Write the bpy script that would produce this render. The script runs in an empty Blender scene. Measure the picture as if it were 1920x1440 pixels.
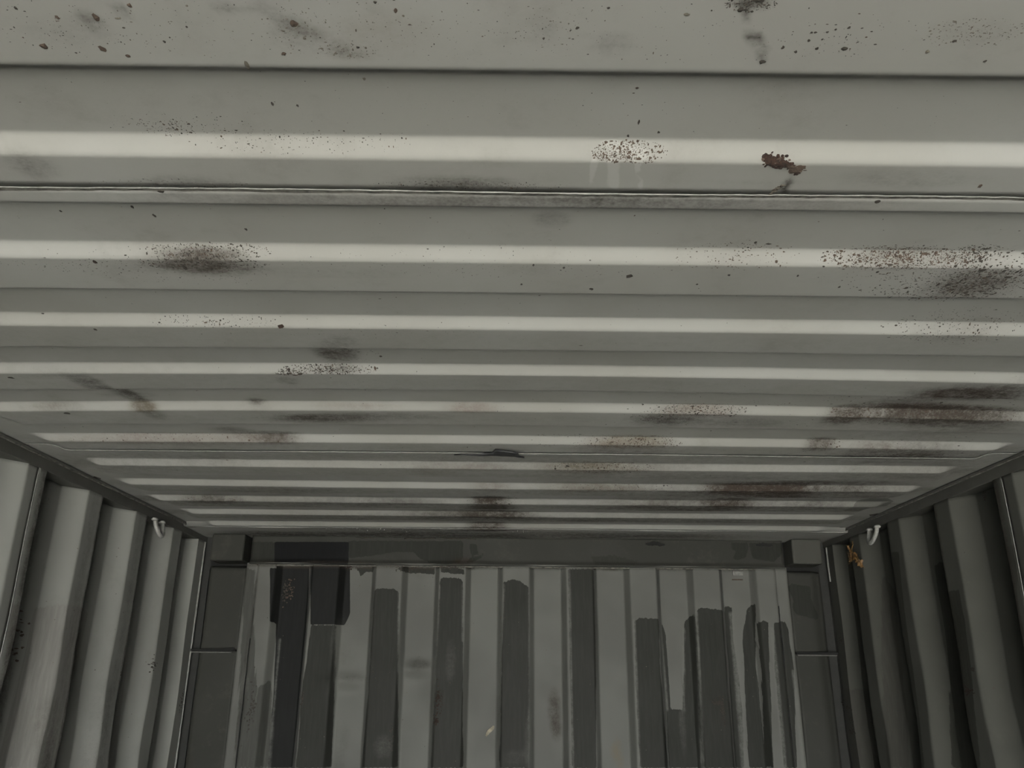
import bpy, bmesh, math, random
import numpy as np
from mathutils import Vector, Matrix, noise as mnoise

random.seed(7); rng = np.random.default_rng(7)
scene = bpy.context.scene
COL = scene.collection

# ------------------------------------------------------------------ camera
# A phone held inside the container, 1.9 m above the floor, pointed up towards roof and front end wall.
cam_data = bpy.data.cameras.new('camera'); cam = bpy.data.objects.new('camera', cam_data); COL.objects.link(cam)
FW = Vector((0.00469547, 0.9414282, 0.33718081)); RT = Vector((0.99993733, -0.00784725, 0.00798517)); UP = RT.cross(FW)
m = Matrix((RT, UP, -FW)).transposed().to_4x4(); m.translation = Vector((-0.0347, 0.0, 0.0))
cam.matrix_world = m
cam_data.sensor_width = 36.0; cam_data.sensor_fit = 'HORIZONTAL'; cam_data.lens = 36.0 * 1527.6 / 1920.0
cam_data.clip_start = 0.02; cam_data.clip_end = 200
scene.camera = cam

# ------------------------------------------------------------------ daylight through the open doorway
DOOR_Y = -1.55; SKY = 0.9
DOOR_L, DOOR_R = 80, 80     # opening angles of the two rear door leaves
SUN = 8.0; SUN_EL = math.radians(50); SUN_AZ = math.radians(2); EXPO = 4.24
world = bpy.data.worlds.new('overcast'); scene.world = world; world.use_nodes = True
bg = world.node_tree.nodes['Background']; bg.inputs['Color'].default_value = (0.92, 0.96, 0.97, 1); bg.inputs['Strength'].default_value = SKY
portal = bpy.data.lights.new('doorway_portal', 'AREA'); portal.shape = 'RECTANGLE'; portal.size = 2.3; portal.size_y = 2.28
po = bpy.data.objects.new('doorway_portal', portal); COL.objects.link(po)
po.location = (0, DOOR_Y, -0.76); po.rotation_euler = (math.radians(90), 0, 0)
portal.cycles.is_portal = True
sun = bpy.data.lights.new('sun', 'SUN'); sun.energy = SUN; sun.angle = .02; sun.color = (1, .975, .935)
so = bpy.data.objects.new('sun', sun); COL.objects.link(so)
so.rotation_euler = Vector((math.cos(SUN_EL) * math.cos(SUN_AZ), math.cos(SUN_EL) * math.sin(SUN_AZ), math.sin(SUN_EL))).to_track_quat('Z', 'Y').to_euler()
vs = scene.view_settings; vs.view_transform = 'Standard'; vs.look = 'None'; vs.gamma = 1.0; vs.use_curve_mapping = False
vs.exposure = EXPO

# ------------------------------------------------------------------ measures (metres, camera height = 0)
W = 1.176            # half the inner width
H = 0.4895           # low flats of the roof corrugation
DROP = 0.0144        # depth of the roof corrugation
PITCH = 0.2175; Y0 = 0.68; S1, S2, S3 = 0.018, 0.106, 0.126
FLOOR = -1.9
RAIL_Z = 0.468       # underside of the top side rails
HEAD_Z = 0.385       # underside of the front header
YEND = 3.12

def sstep(a, b, x):
    t = np.clip((x - a) / (b - a), 0, 1); return t * t * (3 - 2 * t)

def crown(x, y):
    b = .013 * np.exp(-((y - 1.5) / .3) ** 2) - .004 * np.exp(-((y - 2.25) / .25) ** 2)
    return b * (1 - (x / W) ** 2)

def softclip(q):
    # corrugation profile 0..1 with small bend radii
    r = 0.0035
    def ramp(t, a, b): return sstep(a - r * .6, b + r * .6, t) * .35 + np.clip((t - a) / (b - a), 0, 1) * .65
    return ramp(q, 0, S1) - (.4 * sstep(S2 - .005, S3 + .006, q) + .6 * np.clip((q - S2) / (S3 - S2), 0, 1))

def roof_z(x, y):
    x = np.asarray(x, float); y = np.asarray(y, float)
    q = np.mod(y - Y0 + .03, PITCH) - .03
    c = softclip(q)
    lim = 1.088 + 0.012 * np.sin(y * 37.0)
    e = 1 - sstep(lim - .025, lim + .03, np.abs(x))
    z = H + DROP * (1 - c * e) + crown(x, y)
    return np.where(y > 2.884, H, z)

# end wall: raised and sunk flats, folded sheet
BP = 0.236; BX0 = 0.12; YP = 3.09; YR = 3.13
DENTS_BACK = [(-0.60, -.02, .055, .022, .018), (-0.60, -.07, .05, .05, -.008), (-0.352, 0.02, .055, .022, .022), (-0.352, -.04, .05, .05, -.010),
              (-.11, -.10, .05, .12, .006), (-.10, -.22, .03, .04, -.008), (.12, -.12, .05, .06, .007), (.12, .12, .05, .06, -.003),
              (-.6, .2, .05, .07, .003), (-.35, .22, .05, .05, -.004), (-.12, .2, .06, .1, -.004), (.36, -.2, .05, .1, .003)]
def back_y(x, z):
    x = np.asarray(x, float); z = np.asarray(z, float)
    q = np.abs(np.mod(x - BX0 + BP / 2, BP) - BP / 2)
    r = sstep(.047, .073, q) * .4 + np.clip((q - .051) / .018, 0, 1) * .6     # 1 on the raised flats
    r = np.where((np.abs(x) > .905), 1.0, r)
    top = sstep(HEAD_Z + .001, HEAD_Z - .012, z)
    y = YR - (YR - YP) * r
    for (dx, dz, rx, rz, a) in DENTS_BACK:
        y = y - a * np.exp(-((x - dx) / rx) ** 2 - ((z - dz) / rz) ** 2)
    y = y + .0018 * np.sin(z * 23 + x * 9) * np.sin(x * 5 + z * 7)
    return y

# side walls: pitch 0.3, inner flats end at 1.985 + 0.3 k
SP = 0.30; SIDE_D = 0.045
def side_d(y, z):
    """distance of the sheet behind the plane of the inner flats"""
    y = np.asarray(y, float); z = np.asarray(z, float)
    amp = sstep(.25, -.1, z) * .004
    yy = y + amp * np.sin(z * 17 + np.floor(y / .15) * 1.7)
    q = np.mod(yy - 1.985, SP)
    d = np.where(q < .058, q / .058, np.where(q < .160, 1.0, np.where(q < .219, 1 - (q - .160) / .059, 0.0)))
    d = d * .8 + .2 * sstep(0, 1, d)
    d = d * SIDE_D
    d = np.where(y > 3.04, 0.0, d)
    d = d + .0025 * np.sin(z * 11 + y * 8) * sstep(.4, .0, z)
    return d

# ------------------------------------------------------------------ measured dirt, patches and specks, with some painted-in shade
ROOF_SMEARS = [
    (-0.3698,0.5149,-0.3698,0.5149,0.0128,0.0137,0.4,'grime_shade'),
    (-0.341,0.5072,-0.341,0.5072,0.011,0.012,0.45,'grime_shade'),
    (-0.2153,0.5324,-0.2153,0.5324,0.0262,0.0245,0.35,'grime_shade'),
    (-0.1725,0.5487,-0.1725,0.5487,0.0268,0.0088,0.5,'grime_shade'),
    (-0.2589,0.4994,-0.2589,0.4994,0.0208,0.0079,0.55,'grime_shade'),
    (-0.2315,0.4979,-0.2315,0.4979,0.0166,0.0078,0.5,'grime_shade'),
    (0.0488,0.5352,0.0488,0.5352,0.0263,0.0181,0.35,'grime_shade'),
    (-0.0087,0.5232,-0.0087,0.5232,0.0172,0.0261,0.3,'grime_shade'),
    (-0.1381,0.5253,-0.1381,0.5253,0.0648,0.0353,0.28,'tan'),
    (-0.305,0.546,-0.305,0.546,0.0535,0.0118,0.25,'tan'),
    (0.1491,0.4897,0.1491,0.4897,0.0205,0.0076,0.7,'grime_shade'),
    (-0.3985,0.5296,-0.3985,0.5296,0.0523,0.0264,0.25,'grime_shade'),
    (0.3379,0.5175,0.3379,0.5175,0.0468,0.0228,0.25,'grime_shade'),
    (-0.5259,0.7157,-0.5259,0.7157,0.0342,0.0291,0.42,'grime_shade'),
    (-0.3875,0.7398,-0.3875,0.7398,0.0849,0.0106,0.45,'grime_shade'),
    (-0.0947,0.7379,-0.0947,0.7379,0.0957,0.0139,0.55,'grime_shade'),
    (0.3771,0.7217,0.3771,0.7217,0.1046,0.0232,0.35,'grime_shade'),
    (0.2143,0.7347,0.2143,0.7347,0.0839,0.0102,0.25,'grime_shade'),
    (-0.4009,0.7602,-0.4009,0.7602,0.0463,0.0067,0.45,'grime_shade'),
    (0.1649,0.7664,0.1649,0.7664,0.2316,0.0172,0.15,'grime_shade'),
    (0.0147,0.8344,0.0147,0.8344,0.0313,0.0238,0.4,'grime_shade'),
    (-0.4262,0.9313,-0.4262,0.9313,0.0788,0.0313,0.8,'brown'),
    (-0.4057,0.9086,-0.4057,0.9086,0.0602,0.0069,0.4,'brown'),
    (-0.2797,0.9456,-0.2797,0.9456,0.1524,0.0246,0.25,'grime_shade'),
    (-0.5236,0.9364,-0.5236,0.9364,0.0551,0.0295,0.25,'grime_shade'),
    (0.4635,0.9046,0.4635,0.9046,0.1003,0.0184,0.45,'brown'),
    (0.5742,0.9635,0.5742,0.9635,0.0766,0.0673,0.6,'brown'),
    (0.2504,0.9111,0.2504,0.9111,0.0738,0.0108,0.2,'brown'),
    (0.3839,0.945,0.3839,0.945,0.0824,0.0322,0.2,'brown'),
    (0.6445,1.1196,0.6445,1.1196,0.0961,0.0374,0.25,'brown'),
    (-0.3251,1.2752,-0.3251,1.2752,0.0495,0.0675,0.7,'brown'),
    (-0.2981,1.187,-0.2981,1.187,0.0337,0.0239,0.4,'brown'),
    (-0.3471,1.3422,-0.3471,1.3422,0.0843,0.0094,0.3,'brown'),
    (-0.4339,1.3922,-0.4339,1.3922,0.0213,0.0252,0.35,'brown'),
    (-0.7658,1.563,-0.7658,1.563,0.0362,0.0216,0.6,'tan'),
    (-0.5375,1.5451,-0.5375,1.5451,0.0255,0.0149,0.6,'brown'),
    (-0.4245,1.619,-0.4245,1.619,0.1218,0.0282,0.6,'brown'),
    (-0.3331,1.6008,-0.3331,1.6008,0.1974,0.0276,0.3,'brown'),
    (-0.9615,1.5592,-0.9615,1.5592,0.053,0.0097,0.3,'tan'),
    (-0.5755,1.7627,-0.5755,1.7627,0.09,0.0209,0.6,'brown'),
    (-0.651,1.7368,-0.651,1.7368,0.0591,0.0241,0.5,'brown'),
    (-0.8197,1.7815,-0.8197,1.7815,0.3389,0.0248,0.5,'pink'),
    (-0.5558,1.7839,-0.5558,1.7839,0.0484,0.0209,0.4,'brown'),
    (-0.1071,1.5625,-0.1071,1.5625,0.0666,0.0173,0.6,'pink'),
    (-0.3587,1.558,-0.3587,1.558,0.0856,0.0079,0.35,'pink'),
    (-0.284,1.5596,-0.284,1.5596,0.0643,0.0069,0.3,'pink'),
    (0.2932,1.6059,0.2932,1.6059,0.0765,0.043,0.6,'grime_shade'),
    (0.3498,1.5614,0.3498,1.5614,0.0966,0.0225,0.5,'pink'),
    (0.4373,1.6092,0.4373,1.6092,0.1089,0.0427,0.3,'brown'),
    (0.8137,1.5647,0.8137,1.5647,0.2025,0.0512,0.75,'brown'),
    (0.8088,1.4335,0.8088,1.4335,0.1043,0.0727,0.8,'rustbrown'),
    (0.7285,1.5154,0.7285,1.5154,0.0914,0.035,0.45,'rustbrown'),
    (0.6466,1.5792,0.6466,1.5792,0.0423,0.0471,0.65,'rustbrown'),
    (0.8764,1.4126,0.8764,1.4126,0.0564,0.0797,0.5,'brown'),
    (0.8255,1.5414,0.8255,1.5414,0.2058,0.0266,0.5,'rustbrown'),
    (0.854,1.7416,0.854,1.7416,0.2311,0.0787,0.3,'brown'),
    (0.2533,1.7811,0.2533,1.7811,0.1084,0.0335,0.6,'tan'),
    (0.1929,1.7825,0.1929,1.7825,0.0727,0.0279,0.3,'pink'),
    (0.6716,1.783,0.6716,1.783,0.0386,0.0361,0.6,'rustbrown'),
    (0.8104,1.782,0.8104,1.782,0.073,0.0174,0.3,'pink'),
    (0.8736,1.8429,0.8736,1.8429,0.1465,0.0695,0.55,'brown'),
    (0.9037,1.6141,0.9037,1.6141,0.1274,0.0815,0.3,'brown'),
    (0.1923,2.0042,0.1923,2.0042,0.1616,0.0354,0.5,'tan'),
    (0.2381,1.8484,0.2381,1.8484,0.1243,0.0608,0.3,'brown'),
    (-0.1036,2.0044,-0.1036,2.0044,0.0806,0.0176,0.4,'pink'),
    (-0.212,2.0188,-0.212,2.0188,0.0813,0.0505,0.25,'pink'),
    (0.2151,2.2187,0.2151,2.2187,0.1608,0.0274,0.4,'tan'),
    (0.645,2.2225,0.645,2.2225,0.1496,0.051,0.95,'rustbrown'),
    (0.7407,2.245,0.7407,2.245,0.1039,0.0887,0.6,'rustbrown'),
    (0.6218,2.4194,0.6218,2.4194,0.0799,0.0843,0.6,'rustbrown'),
    (0.9077,2.1716,0.9077,2.1716,0.2165,0.0745,0.4,'brown'),
    (0.648,2.4625,0.648,2.4625,0.0967,0.0382,0.4,'brown'),
    (-0.0836,2.4166,-0.0836,2.4166,0.0639,0.0298,0.85,'rustbrown'),
    (-0.085,2.5065,-0.085,2.5065,0.0827,0.1046,0.8,'brown'),
    (-0.0788,2.6519,-0.0788,2.6519,0.122,0.0364,0.8,'brown'),
    (-0.1006,2.8612,-0.1006,2.8612,0.0843,0.0764,0.7,'rustbrown'),
    (-0.0801,2.2138,-0.0801,2.2138,0.0589,0.0258,0.4,'pink'),
    (-0.1572,2.6438,-0.1572,2.6438,0.208,0.0763,0.35,'brown'),
    (-0.9224,2.4426,-0.9224,2.4426,0.0996,0.0307,0.65,'brown'),
    (-0.6835,2.2726,-0.6835,2.2726,0.199,0.0818,0.25,'brown'),
    (-0.9266,2.1546,-0.9266,2.1546,0.2005,0.0719,0.25,'brown'),
    (-0.4386,2.4411,-0.4386,2.4411,0.2412,0.0311,0.25,'brown'),
    (0.9189,2.442,0.9189,2.442,0.1076,0.0311,0.35,'brown'),
    (0.4591,2.4976,0.4591,2.4976,0.1963,0.1029,0.25,'brown'),
    (-0.0326,0.7737,-0.0326,0.7737,0.5614,0.0255,0.5,'grime_shade'),
    (0.3957,2.1546,0.3957,2.1546,0.6305,0.1413,0.3,'brown'),  # broad smears from here mix brown dirt with shade painted onto the far roof
    (0.6109,2.4421,0.6109,2.4421,0.5388,0.2043,0.4,'brown'),
    (-0.0234,1.954,-0.0234,1.954,1.2624,0.0569,0.35,'grime_shade'),
    (-0.6043,2.4646,-0.6043,2.4646,0.844,0.1943,0.28,'grime_shade'),
    (0.0537,2.7082,0.0537,2.7082,1.0967,0.0926,0.35,'grime_shade'),
    (1.0112,1.9394,1.0112,1.9394,0.2828,0.1502,0.3,'brown'),
    (0.8727,2.2779,0.8727,2.2779,0.3958,0.1239,0.3,'brown'),
    (-0.0346,3.0199,-0.0346,3.0199,1.1818,0.109,0.5,'grime_shade'),  # wide darkening of the header plate, shade put into its colour
    (-0.9708,1.9946,-0.9708,1.9946,0.3108,0.064,0.25,'grime_shade'),
    (-0.4125,3.0537,-0.4125,3.0537,0.6003,0.0996,0.5,'grime_shade'),
    (0.4537,2.992,0.4537,2.992,0.3876,0.0964,0.3,'brown'),
    (-0.9337,3.0713,-0.9337,3.0713,0.2433,0.1036,0.5,'grime_shade'),
    (-0.3961,2.912,-0.3961,2.912,0.4782,0.0438,0.4,'grime_shade'),
    (-0.1295,2.8973,-0.1295,2.8973,0.1896,0.0367,0.5,'brown'),
    (-0.9237,1.5574,-0.9237,1.5574,0.0636,0.0202,0.25,'grime_shade'),
    (-0.7774,1.5118,-0.7774,1.5118,0.0929,0.0277,0.3,'grime_shade'),
    (-0.8448,1.3501,-0.8448,1.3501,0.0934,0.0202,0.2,'grime_shade'),
    (0.1495,0.4956,0.1568,0.5322,0.0038,0.0053,0.7,'grime_shade'),
    (0.1668,0.5261,0.1765,0.5515,0.0061,0.0063,0.65,'grime_shade'),
    (0.2877,0.5391,0.3114,0.5077,0.0021,0.0032,0.4,'grime_shade'),
    (-0.8054,1.384,-0.7569,1.5955,0.025,0.0246,0.45,'grime_shade'),
    (-0.781,1.393,-0.767,1.5119,0.0118,0.0401,0.4,'brown'),
    (-0.2159,0.5096,-0.1766,0.5469,0.0108,0.0108,0.28,'grime_shade'),
    (0.2544,0.7232,0.2551,0.7429,0.0033,0.0062,0.9,'grime_shade'),
    (0.0547,0.7138,0.0578,0.7429,0.0001,0.0049,0,'grime_shade'),
]
ROOF_WIPES = [
    (0.0694,0.6996,0.0747,0.7425,0.0077,0.0077),
    (0.0927,0.6922,0.103,0.7419,0.0027,0.0047),
    (0.0489,0.7,0.0533,0.7429,0.0033,0.0057),
    (0.0667,0.6841,0.0954,0.6922,0.0139,0.005),
]
ROOF_SPECK_FIELDS = [
    (-0.361,0.6646,0.0731,0.0184,70,0.0008,'m'),
    (-0.2459,0.6836,0.1222,0.0121,140,0.0006,'m'),
    (-0.3635,0.6712,0.0316,0.0116,50,0.0008,'m'),
    (0.0845,0.6902,0.0385,0.0101,230,0.0009,'b'),
    (0.0686,0.6925,0.0214,0.0061,80,0.0008,'b'),
    (-0.0781,0.7426,0.1075,0.008,120,0.0008,'m'),
    (-0.3954,0.7459,0.0912,0.0086,60,0.0006,'m'),
    (-0.4117,0.9059,0.0801,0.0096,260,0.0009,'m'),
    (-0.4242,0.9255,0.0818,0.0182,260,0.0011,'m'),
    (-0.4644,0.9424,0.1384,0.0426,120,0.0008,'m'),
    (-0.0721,0.9261,0.258,0.0301,130,0.0007,'m'),
    (-0.582,0.9304,0.1029,0.0255,60,0.0009,'m'),
    (0.4568,0.9046,0.1003,0.0153,620,0.0011,'b'),
    (0.4568,0.9046,0.1136,0.0213,200,0.001,'m'),
    (0.5482,0.8982,0.0333,0.0183,160,0.0011,'m'),
    (0.2493,0.9054,0.0802,0.0233,110,0.001,'b'),
    (0.2581,0.8869,0.0328,0.0128,14,0.0012,'m'),
    (0.5686,0.9796,0.0988,0.0651,260,0.0012,'m'),
    (0.5812,0.9633,0.0418,0.0638,120,0.0018,'m'),
    (0.5463,0.9642,0.1045,0.0703,220,0.0014,'m'),
    (0.5823,0.9402,0.0546,0.0497,180,0.0017,'m'),
    (0.4525,0.9433,0.0891,0.0441,60,0.0013,'m'),
    (0.6431,1.116,0.0959,0.0568,190,0.0011,'m'),
    (0.6164,1.1307,0.0967,0.0292,60,0.0012,'m'),
    (-0.4789,1.1247,0.1042,0.0091,90,0.0009,'m'),
    (-0.3221,1.1428,0.2445,0.0305,60,0.0008,'m'),
    (-0.3471,1.3422,0.089,0.0094,260,0.0012,'m'),
    (-0.4232,1.3495,0.0225,0.0106,60,0.0016,'m'),
    (-0.3046,1.2618,0.0535,0.0611,60,0.0012,'m'),
    (0.3498,1.5614,0.102,0.0191,260,0.0013,'m'),
    (0.2792,1.5894,0.065,0.0345,140,0.0013,'m'),
    (0.4443,1.5499,0.2745,0.1016,40,0.0012,'m'),
    (0.8112,1.5578,0.1918,0.0425,260,0.0015,'b'),
    (0.7767,1.5284,0.204,0.0922,140,0.0015,'m'),
    (0.6532,1.5684,0.0425,0.038,70,0.0016,'b'),
    (0.2533,1.7811,0.1084,0.0253,200,0.0015,'b'),
    (0.1803,1.7769,0.1806,0.033,120,0.0013,'m'),
    (0.6776,1.7828,0.0482,0.0274,60,0.0015,'b'),
    (-0.7604,1.7836,0.2769,0.0213,140,0.0012,'b'),
    (0.2056,2.0036,0.1346,0.0278,200,0.0016,'m'),
    (0.2056,2.0036,0.1346,0.0278,90,0.0016,'b'),
    (0.2742,2.2177,0.1754,0.0208,110,0.0016,'m'),
    (0.645,2.2225,0.1422,0.0439,220,0.0019,'b'),
    (0.6813,2.2465,0.208,0.111,120,0.0017,'m'),
    (-0.0758,2.4368,0.0805,0.135,120,0.002,'m'),
    (0.8876,1.8191,0.2573,0.0873,90,0.0015,'m'),
    (-0.9224,2.4426,0.0963,0.0307,40,0.0018,'b'),
    (-0.0345,0.5236,0.4135,0.0348,260,0.0005,'m'),
    (-0.0338,0.6259,0.477,0.0534,90,0.0005,'m'),
    (-0.0321,0.845,0.6067,0.0601,70,0.0006,'m'),
    (-0.0305,1.0506,0.7174,0.1051,90,0.0007,'m'),
    (-0.0282,1.3469,0.8999,0.2508,160,0.0009,'m'),
    (-0.0241,1.8578,1.1399,0.2945,260,0.0012,'m'),
    (-0.3985,0.5296,0.0567,0.033,50,0.0007,'m'),
    (0.2261,0.5281,0.0476,0.022,26,0.0008,'m'),
    (0.3385,0.5187,0.0426,0.017,110,0.0007,'g'),
    (-0.0047,0.5174,0.0256,0.0285,26,0.0007,'g'),
    (-0.2073,0.5265,0.0303,0.027,60,0.0008,'g'),
    (-0.1722,0.5468,0.0267,0.0088,40,0.0007,'g'),
    (-0.145,0.514,0.085,0.0285,40,0.0007,'g'),
    (0.1497,0.4918,0.0205,0.0077,120,0.0007,'m'),
    (-0.3201,0.5283,0.0869,0.0316,40,0.0008,'g'),
]
ROOF_SPOTS = [
    (-0.2092,0.5168,0.0043,0.0047,'b'),
    (-0.4233,0.5455,0.004,0.0042,'b'),
    (-0.3761,0.5484,0.0036,0.0041,'b'),
    (-0.3581,0.5561,0.0027,0.0028,'b'),
    (-0.3957,0.5142,0.0021,0.0032,'b'),
    (-0.4238,0.5047,0.0017,0.0025,'m'),
    (-0.365,0.5137,0.0038,0.005,'b'),
    (-0.3327,0.5006,0.0025,0.0029,'b'),
    (-0.1257,0.5027,0.0017,0.0033,'b'),
    (-0.1407,0.4943,0.0021,0.0021,'m'),
    (-0.2258,0.5514,0.0027,0.0026,'b'),
    (-0.2963,0.5222,0.0013,0.0018,'m'),
    (-0.3209,0.539,0.0013,0.0019,'m'),
    (-0.1622,0.543,0.0018,0.0019,'m'),
    (0.018,0.5182,0.0021,0.0023,'m'),
    (0.0403,0.4973,0.0017,0.0016,'m'),
    (0.189,0.5371,0.0018,0.0025,'m'),
    (0.2011,0.5418,0.0018,0.0019,'m'),
    (0.2077,0.529,0.0017,0.0019,'m'),
    (0.2174,0.5378,0.0018,0.0019,'m'),
    (0.2398,0.5375,0.0035,0.0026,'m'),
    (0.2098,0.5202,0.0017,0.0012,'m'),
    (0.2068,0.5203,0.0013,0.0012,'m'),
    (0.219,0.5195,0.0013,0.0012,'m'),
    (0.2247,0.5165,0.0013,0.0012,'m'),
    (0.2347,0.5146,0.0017,0.0018,'m'),
    (0.3634,0.5503,0.0018,0.0021,'m'),
    (0.1773,0.554,0.0036,0.0033,'m'),
    (0.326,0.5276,0.0022,0.002,'m'),
    (-0.0088,0.5302,0.0013,0.0018,'m'),
    (0.1025,0.5028,0.0029,0.0022,'g'),
    (0.3098,0.54,0.0022,0.0027,'g'),
    (-0.2605,0.566,0.0027,0.0068,'g'),
    (-0.1668,0.5979,0.0019,0.0021,'g'),
    (-0.2357,0.6355,0.0015,0.0024,'m'),
    (-0.2588,0.6336,0.002,0.0039,'m'),
    (-0.0044,0.9202,0.002,0.0036,'m'),
    (0.0345,0.9265,0.002,0.0036,'m'),
    (0.1213,0.9482,0.0055,0.0061,'m'),
    (0.0759,0.987,0.0036,0.0041,'m'),
    (0.214,0.9692,0.0021,0.0032,'m'),
    (0.2494,0.9421,0.0027,0.0031,'m'),
    (0.3383,0.9415,0.0021,0.0032,'m'),
    (-0.4512,0.8347,0.0025,0.0051,'m'),
    (-0.3528,0.8641,0.0019,0.0039,'m'),
    (0.0889,0.6539,0.0015,0.0041,'m'),
    (0.0816,0.6755,0.0016,0.0026,'m'),
    (0.1106,0.6691,0.0016,0.0025,'m'),
    (-0.4125,0.7604,0.0052,0.0045,'m'),
    (-0.4689,0.8166,0.0025,0.0037,'m'),
    (0.3654,0.7655,0.0035,0.0046,'m'),
    (0.4604,0.7338,0.0028,0.0045,'b'),
    (-0.3775,1.131,0.0064,0.0046,'r'),
    (-0.5601,0.9242,0.0034,0.0064,'r'),
    (0.4042,0.9725,0.0021,0.0034,'m'),
    (-0.2526,1.295,0.0037,0.0055,'m'),
    (-0.7316,1.1166,0.0024,0.0015,'m'),
    (-0.6646,1.1461,0.0033,0.0047,'m'),
    (-0.9223,1.3714,0.0075,0.0065,'m'),
    (-0.9296,1.583,0.0085,0.0077,'m'),
    (0.2356,1.5511,0.0032,0.003,'m'),
    (-0.2718,3.0335,0.0159,0.0245,'g'),
    (1.1512,2.8785,0.0167,0.0161,'m'),
    (1.1641,2.6343,0.0205,0.0299,'m'),
    (-1.152,2.9095,0.0193,0.0043,'m'),
    (-1.1637,2.2074,0.0091,0.022,'m'),
]
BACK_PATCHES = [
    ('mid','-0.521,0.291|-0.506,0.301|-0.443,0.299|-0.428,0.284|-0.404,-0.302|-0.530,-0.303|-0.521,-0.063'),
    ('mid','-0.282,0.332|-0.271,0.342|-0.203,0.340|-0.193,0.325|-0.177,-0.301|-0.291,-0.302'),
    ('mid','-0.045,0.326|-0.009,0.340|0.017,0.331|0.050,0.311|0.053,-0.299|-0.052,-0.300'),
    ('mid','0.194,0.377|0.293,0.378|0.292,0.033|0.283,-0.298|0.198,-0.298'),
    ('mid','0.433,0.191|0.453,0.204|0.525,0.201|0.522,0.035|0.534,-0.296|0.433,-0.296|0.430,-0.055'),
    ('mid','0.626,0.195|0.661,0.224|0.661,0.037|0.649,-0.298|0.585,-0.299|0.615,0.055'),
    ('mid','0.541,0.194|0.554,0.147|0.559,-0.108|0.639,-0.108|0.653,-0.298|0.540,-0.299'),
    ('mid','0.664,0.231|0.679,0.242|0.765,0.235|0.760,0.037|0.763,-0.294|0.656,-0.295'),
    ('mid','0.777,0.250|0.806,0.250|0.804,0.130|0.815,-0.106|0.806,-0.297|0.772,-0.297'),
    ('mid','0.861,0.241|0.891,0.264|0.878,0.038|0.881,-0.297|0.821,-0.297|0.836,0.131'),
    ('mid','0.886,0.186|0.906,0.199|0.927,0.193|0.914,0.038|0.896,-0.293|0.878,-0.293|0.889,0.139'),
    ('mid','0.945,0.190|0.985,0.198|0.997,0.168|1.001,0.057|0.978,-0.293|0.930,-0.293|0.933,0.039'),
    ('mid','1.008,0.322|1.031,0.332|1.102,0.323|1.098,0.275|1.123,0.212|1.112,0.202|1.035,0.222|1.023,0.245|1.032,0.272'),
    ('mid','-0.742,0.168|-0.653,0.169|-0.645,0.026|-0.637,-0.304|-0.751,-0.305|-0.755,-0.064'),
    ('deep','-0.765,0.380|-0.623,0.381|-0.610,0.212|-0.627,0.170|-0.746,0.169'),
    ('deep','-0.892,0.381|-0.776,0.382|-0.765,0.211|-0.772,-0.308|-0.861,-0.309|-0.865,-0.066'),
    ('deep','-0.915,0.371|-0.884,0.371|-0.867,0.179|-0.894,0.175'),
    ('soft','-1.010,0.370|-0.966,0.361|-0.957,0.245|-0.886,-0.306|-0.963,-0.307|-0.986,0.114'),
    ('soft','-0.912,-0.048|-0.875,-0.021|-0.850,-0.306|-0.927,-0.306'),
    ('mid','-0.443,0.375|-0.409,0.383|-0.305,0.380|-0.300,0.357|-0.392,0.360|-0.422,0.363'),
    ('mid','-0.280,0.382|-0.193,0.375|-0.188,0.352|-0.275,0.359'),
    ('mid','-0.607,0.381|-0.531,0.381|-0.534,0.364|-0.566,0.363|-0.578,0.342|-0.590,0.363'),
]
HEADER_PATCHES = [
    ('deep','-0.906,0.467|-0.626,0.469|-0.620,0.383|-0.897,0.380'),
    ('mid','-1.016,0.466|-0.904,0.467|-0.895,0.380|-1.006,0.379'),
    ('mid','-0.628,0.473|-0.195,0.477|-0.197,0.414|-0.209,0.394|-0.256,0.386|-0.332,0.393|-0.313,0.409|-0.332,0.397|-0.365,0.412|-0.382,0.432|-0.454,0.431|-0.552,0.415|-0.623,0.406'),
    ('mid','-0.175,0.466|-0.145,0.466|-0.140,0.426|-0.166,0.418|-0.174,0.446'),
    ('mid','-0.173,0.414|-0.134,0.422|-0.120,0.434|-0.124,0.415|-0.153,0.399|-0.189,0.390'),
    ('mid','0.811,0.479|0.875,0.479|0.876,0.463|0.862,0.423|0.825,0.411|0.812,0.419|0.824,0.447|0.809,0.455'),
    ('mid','0.877,0.479|1.005,0.480|1.006,0.456|0.991,0.429|0.965,0.409|0.886,0.418'),
    ('soft','0.282,0.422|0.366,0.427|0.455,0.408|0.445,0.392|0.295,0.391'),
]
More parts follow.
